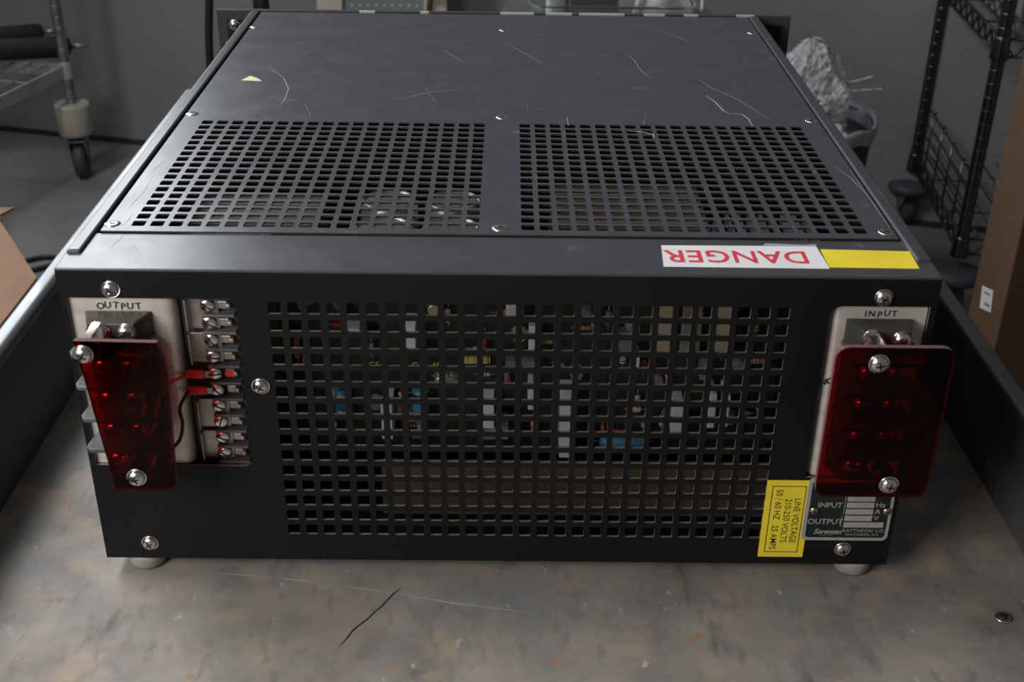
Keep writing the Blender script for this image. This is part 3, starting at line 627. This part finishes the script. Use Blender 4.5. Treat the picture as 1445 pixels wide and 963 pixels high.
tag(cl, 'black cable looped on the floor behind the left carton', 'cable')
# ------------------------------------------------------------------ waste bin with bubble wrap
BC = Vector((560, 1690, 0))
wbn = empty('waste_bin', (BC.x, BC.y, FLOOR)); tag(wbn, 'dark grey waste bin with a white liner folded over its rim', 'bin')
MB().lathe((BC.x, BC.y, FLOOR), (0, 0, 1), [(0, 98), (5, 102), (398, 124), (402, 128), (402, 120), (380, 118)], 32).build('bin_body', 'binm', wbn)
q = MB(); n = 40; prof = [(-24, 128), (-10, 130), (0, 130), (5, 127), (4, 123), (-14, 117), (-90, 110)]
for i in range(n):
    a = 2 * PI * i / n; k = noise.noise(Vector((math.cos(a) * 2.2, math.sin(a) * 2.2, .3)))
    for h, r in prof: 
        rr = r + 2.5 * noise.noise(Vector((math.cos(a) * 5, math.sin(a) * 5, h * .03))); hh = h + 9 * k
        q.v.append(Vector((BC.x + rr * math.cos(a), BC.y + rr * math.sin(a), -298 + hh)))
m_ = len(prof)
for i in range(n):
    for k in range(m_ - 1): q.face([i * m_ + k, ((i + 1) % n) * m_ + k, ((i + 1) % n) * m_ + k + 1, i * m_ + k + 1], True)
q.build('liner', 'liner', wbn)
q = MB(); n, m_ = 56, 26
for j in range(m_):
    t = j / (m_ - 1)
    for i in range(n):
        a = 2 * PI * i / n; r = 100 * (1 - t) ** .62 * (1 - .12 * math.sin(t * 9)) + 4
        nz = noise.fractal(Vector((math.cos(a) * 1.7, math.sin(a) * 1.7, t * 3.2)), .9, 2.1, 4); r *= 1 + .30 * nz
        r += 9 * noise.noise(Vector((math.cos(a) * 7, math.sin(a) * 7, t * 14)))
        z = -318 + 172 * t + 26 * nz * (1 - t) + 7 * noise.noise(Vector((math.cos(a) * 6 + 9, math.sin(a) * 6, t * 11)))
        q.v.append(Vector((BC.x - 12 + 6 * t + max(r, 1) * math.cos(a), BC.y - 10 + max(r, 1) * math.sin(a), z)))
for j in range(m_ - 1):
    for i in range(n): q.face([j * n + i, j * n + (i + 1) % n, (j + 1) * n + (i + 1) % n, (j + 1) * n + i], True)
q.face([(m_ - 1) * n + i for i in range(n)])
for k in range(2):      # loose torn strands sticking out to the right
    b0 = Vector((BC.x + 52, BC.y - 30 + 16 * k, -240 + 11 * k)); q.tube(smooth([b0, b0 + Vector((28, -4, 4 + 3 * k)), b0 + Vector((68 - 14 * k, -8, 8 + 8 * k))]), 1.5, 5)
bw = q.build('bubble_wrap', 'film', None, origin=(BC.x, BC.y, -318)); tag(bw, 'crumpled clear bubble wrap heaped in the waste bin', 'bubble wrap')
# ------------------------------------------------------------------ things behind the power supply
es = empty('equipment_stand', (-406, 1500, FLOOR)); tag(es, 'black upright equipment stand behind the far left corner of the power supply', 'stand')
MB().cyl((-406, 1500, FLOOR + 12), (-406, 1500, 520), 13.5, 16).build('pole', 'wire', es); MB().lathe((-406, 1500, FLOOR), (0, 0, 1), [(0, 130), (8, 128), (14, 30), (30, 20)], 28).build('base', 'wire', es)
MB().box(-520, -392, 1493, 1507, 470, 486).build('cross_arm', 'wire', es)
hc = MB().tube(smooth([(-462, 1500, 468), (-476, 1500, 250), (-486, 1500, 0), (-500, 1500, -150), (-506, 1505, -400), (-500, 1530, FLOOR + 9), (-440, 1640, FLOOR + 8)]), 6.8, 8).build('hanging_cable', 'wire', None, origin=(-462, 1500, 468))
tag(hc, 'thick dark cable hanging down beside the far left ear of the power supply', 'cable')
bf = empty('panel_stand', (-280, 2220, FLOOR)); tag(bf, 'beige two post stand with dotted grey panel behind the power supply', 'stand')
for x0, x1 in ((-423, -367), (-187, -137)): MB().box(x0, x1, 2200, 2240, FLOOR, 320).build('upright', 'beige', bf, 2)
pf = MB().box(-367, -187, 2212, 2222, -640, 300).build('grey_panel', 'perf', bf)
for k in range(9):
    for r in range(3): MB().lathe((-347 + 18 * k + 9 * (r % 2), 2212, -224 + 20 * r), (0, -1, 0), [(0, 2.6), (.8, 2.2)], 8).build('panel_dot', 'whitec', pf)
hk = MB(); hk.tube(smooth([(-176, 2196, -240), (-174, 2190, -215), (-168, 2186, -196), (-150, 2186, -196), (-146, 2190, -170)]), 6, 8); hk.build('rusty_hook', 'rust', bf)
tbl = empty('low_table', (150, 1300, FLOOR)); tag(tbl, 'grey low table behind the power supply holding the clear tray', 'table')
MB().box(-10, 320, 1160, 1450, -62, -42).build('table_top', 'lip', tbl, 2)
for x in (5, 305):
    for y in (1175, 1435): MB().box(x - 12, x + 12, y - 12, y + 12, FLOOR, -62).build('leg', 'lip', tbl)
ty = MB(); ty.plate(rrect(31, 258, 1190, 1370, 14), [rrect(33, 256, 1192, 1368, 12)], 62, lambda u, v, wd: (u, v, 20 - wd)); ty.plate(rrect(33, 256, 1192, 1368, 12), [], 2, lambda u, v, wd: (u, v, -40 - wd))
ty.plate(rrect(27, 262, 1186, 1374, 16), [rrect(31, 258, 1190, 1370, 14)], 2, lambda u, v, wd: (u, v, 20 - wd))
tag(ty.build('plastic_tray', 'clear', None, origin=(144, 1280, -42)), 'clear plastic tray showing just above the far edge of the power supply', 'tray')
wt = MB().lathe((71, 1400, -42), (0, 0, 1), [(0, 13), (1, 13.5), (150, 13.5), (154, 11)], 18).build('white_tube', 'whitep', None, origin=(71, 1400, -42)); tag(wt, 'white upright tube standing behind the clear tray', 'tube')
dk = empty('black_case', (130, 1420, -42)); tag(dk, 'black case behind the clear tray, right of the white tube', 'case')
MB().box(88, 170, 1396, 1440, -42, 60).build('case_body', 'panel', dk, 3); MB().box(92, 96, 1394.5, 1396, -30, 50).build('case_trim', 'brass', dk)
lm = empty('white_lamp', (235, 1410, -42)); tag(lm, 'white lamp base with splayed legs and curved cord beside the tray', 'lamp')
MB().lathe((232, 1405, -42), (.12, 0, 1), [(0, 24), (30, 17), (90, 11), (140, 9)], 18).build('lamp_stem', 'whitep', lm)
for x in (196, 284): MB().tube([(232, 1405, 10), ((232 + x) / 2 + (6 if x > 232 else -6), 1400, 0), (x, 1395, -40)], 5.5, 8).build('splayed_leg', 'whitep', lm)
MB().tube(smooth([(245, 1410, 90), (290, 1410, 70), (302, 1410, 20), (303, 1410, -38)]), 3, 8).build('cord', 'whitep', lm)
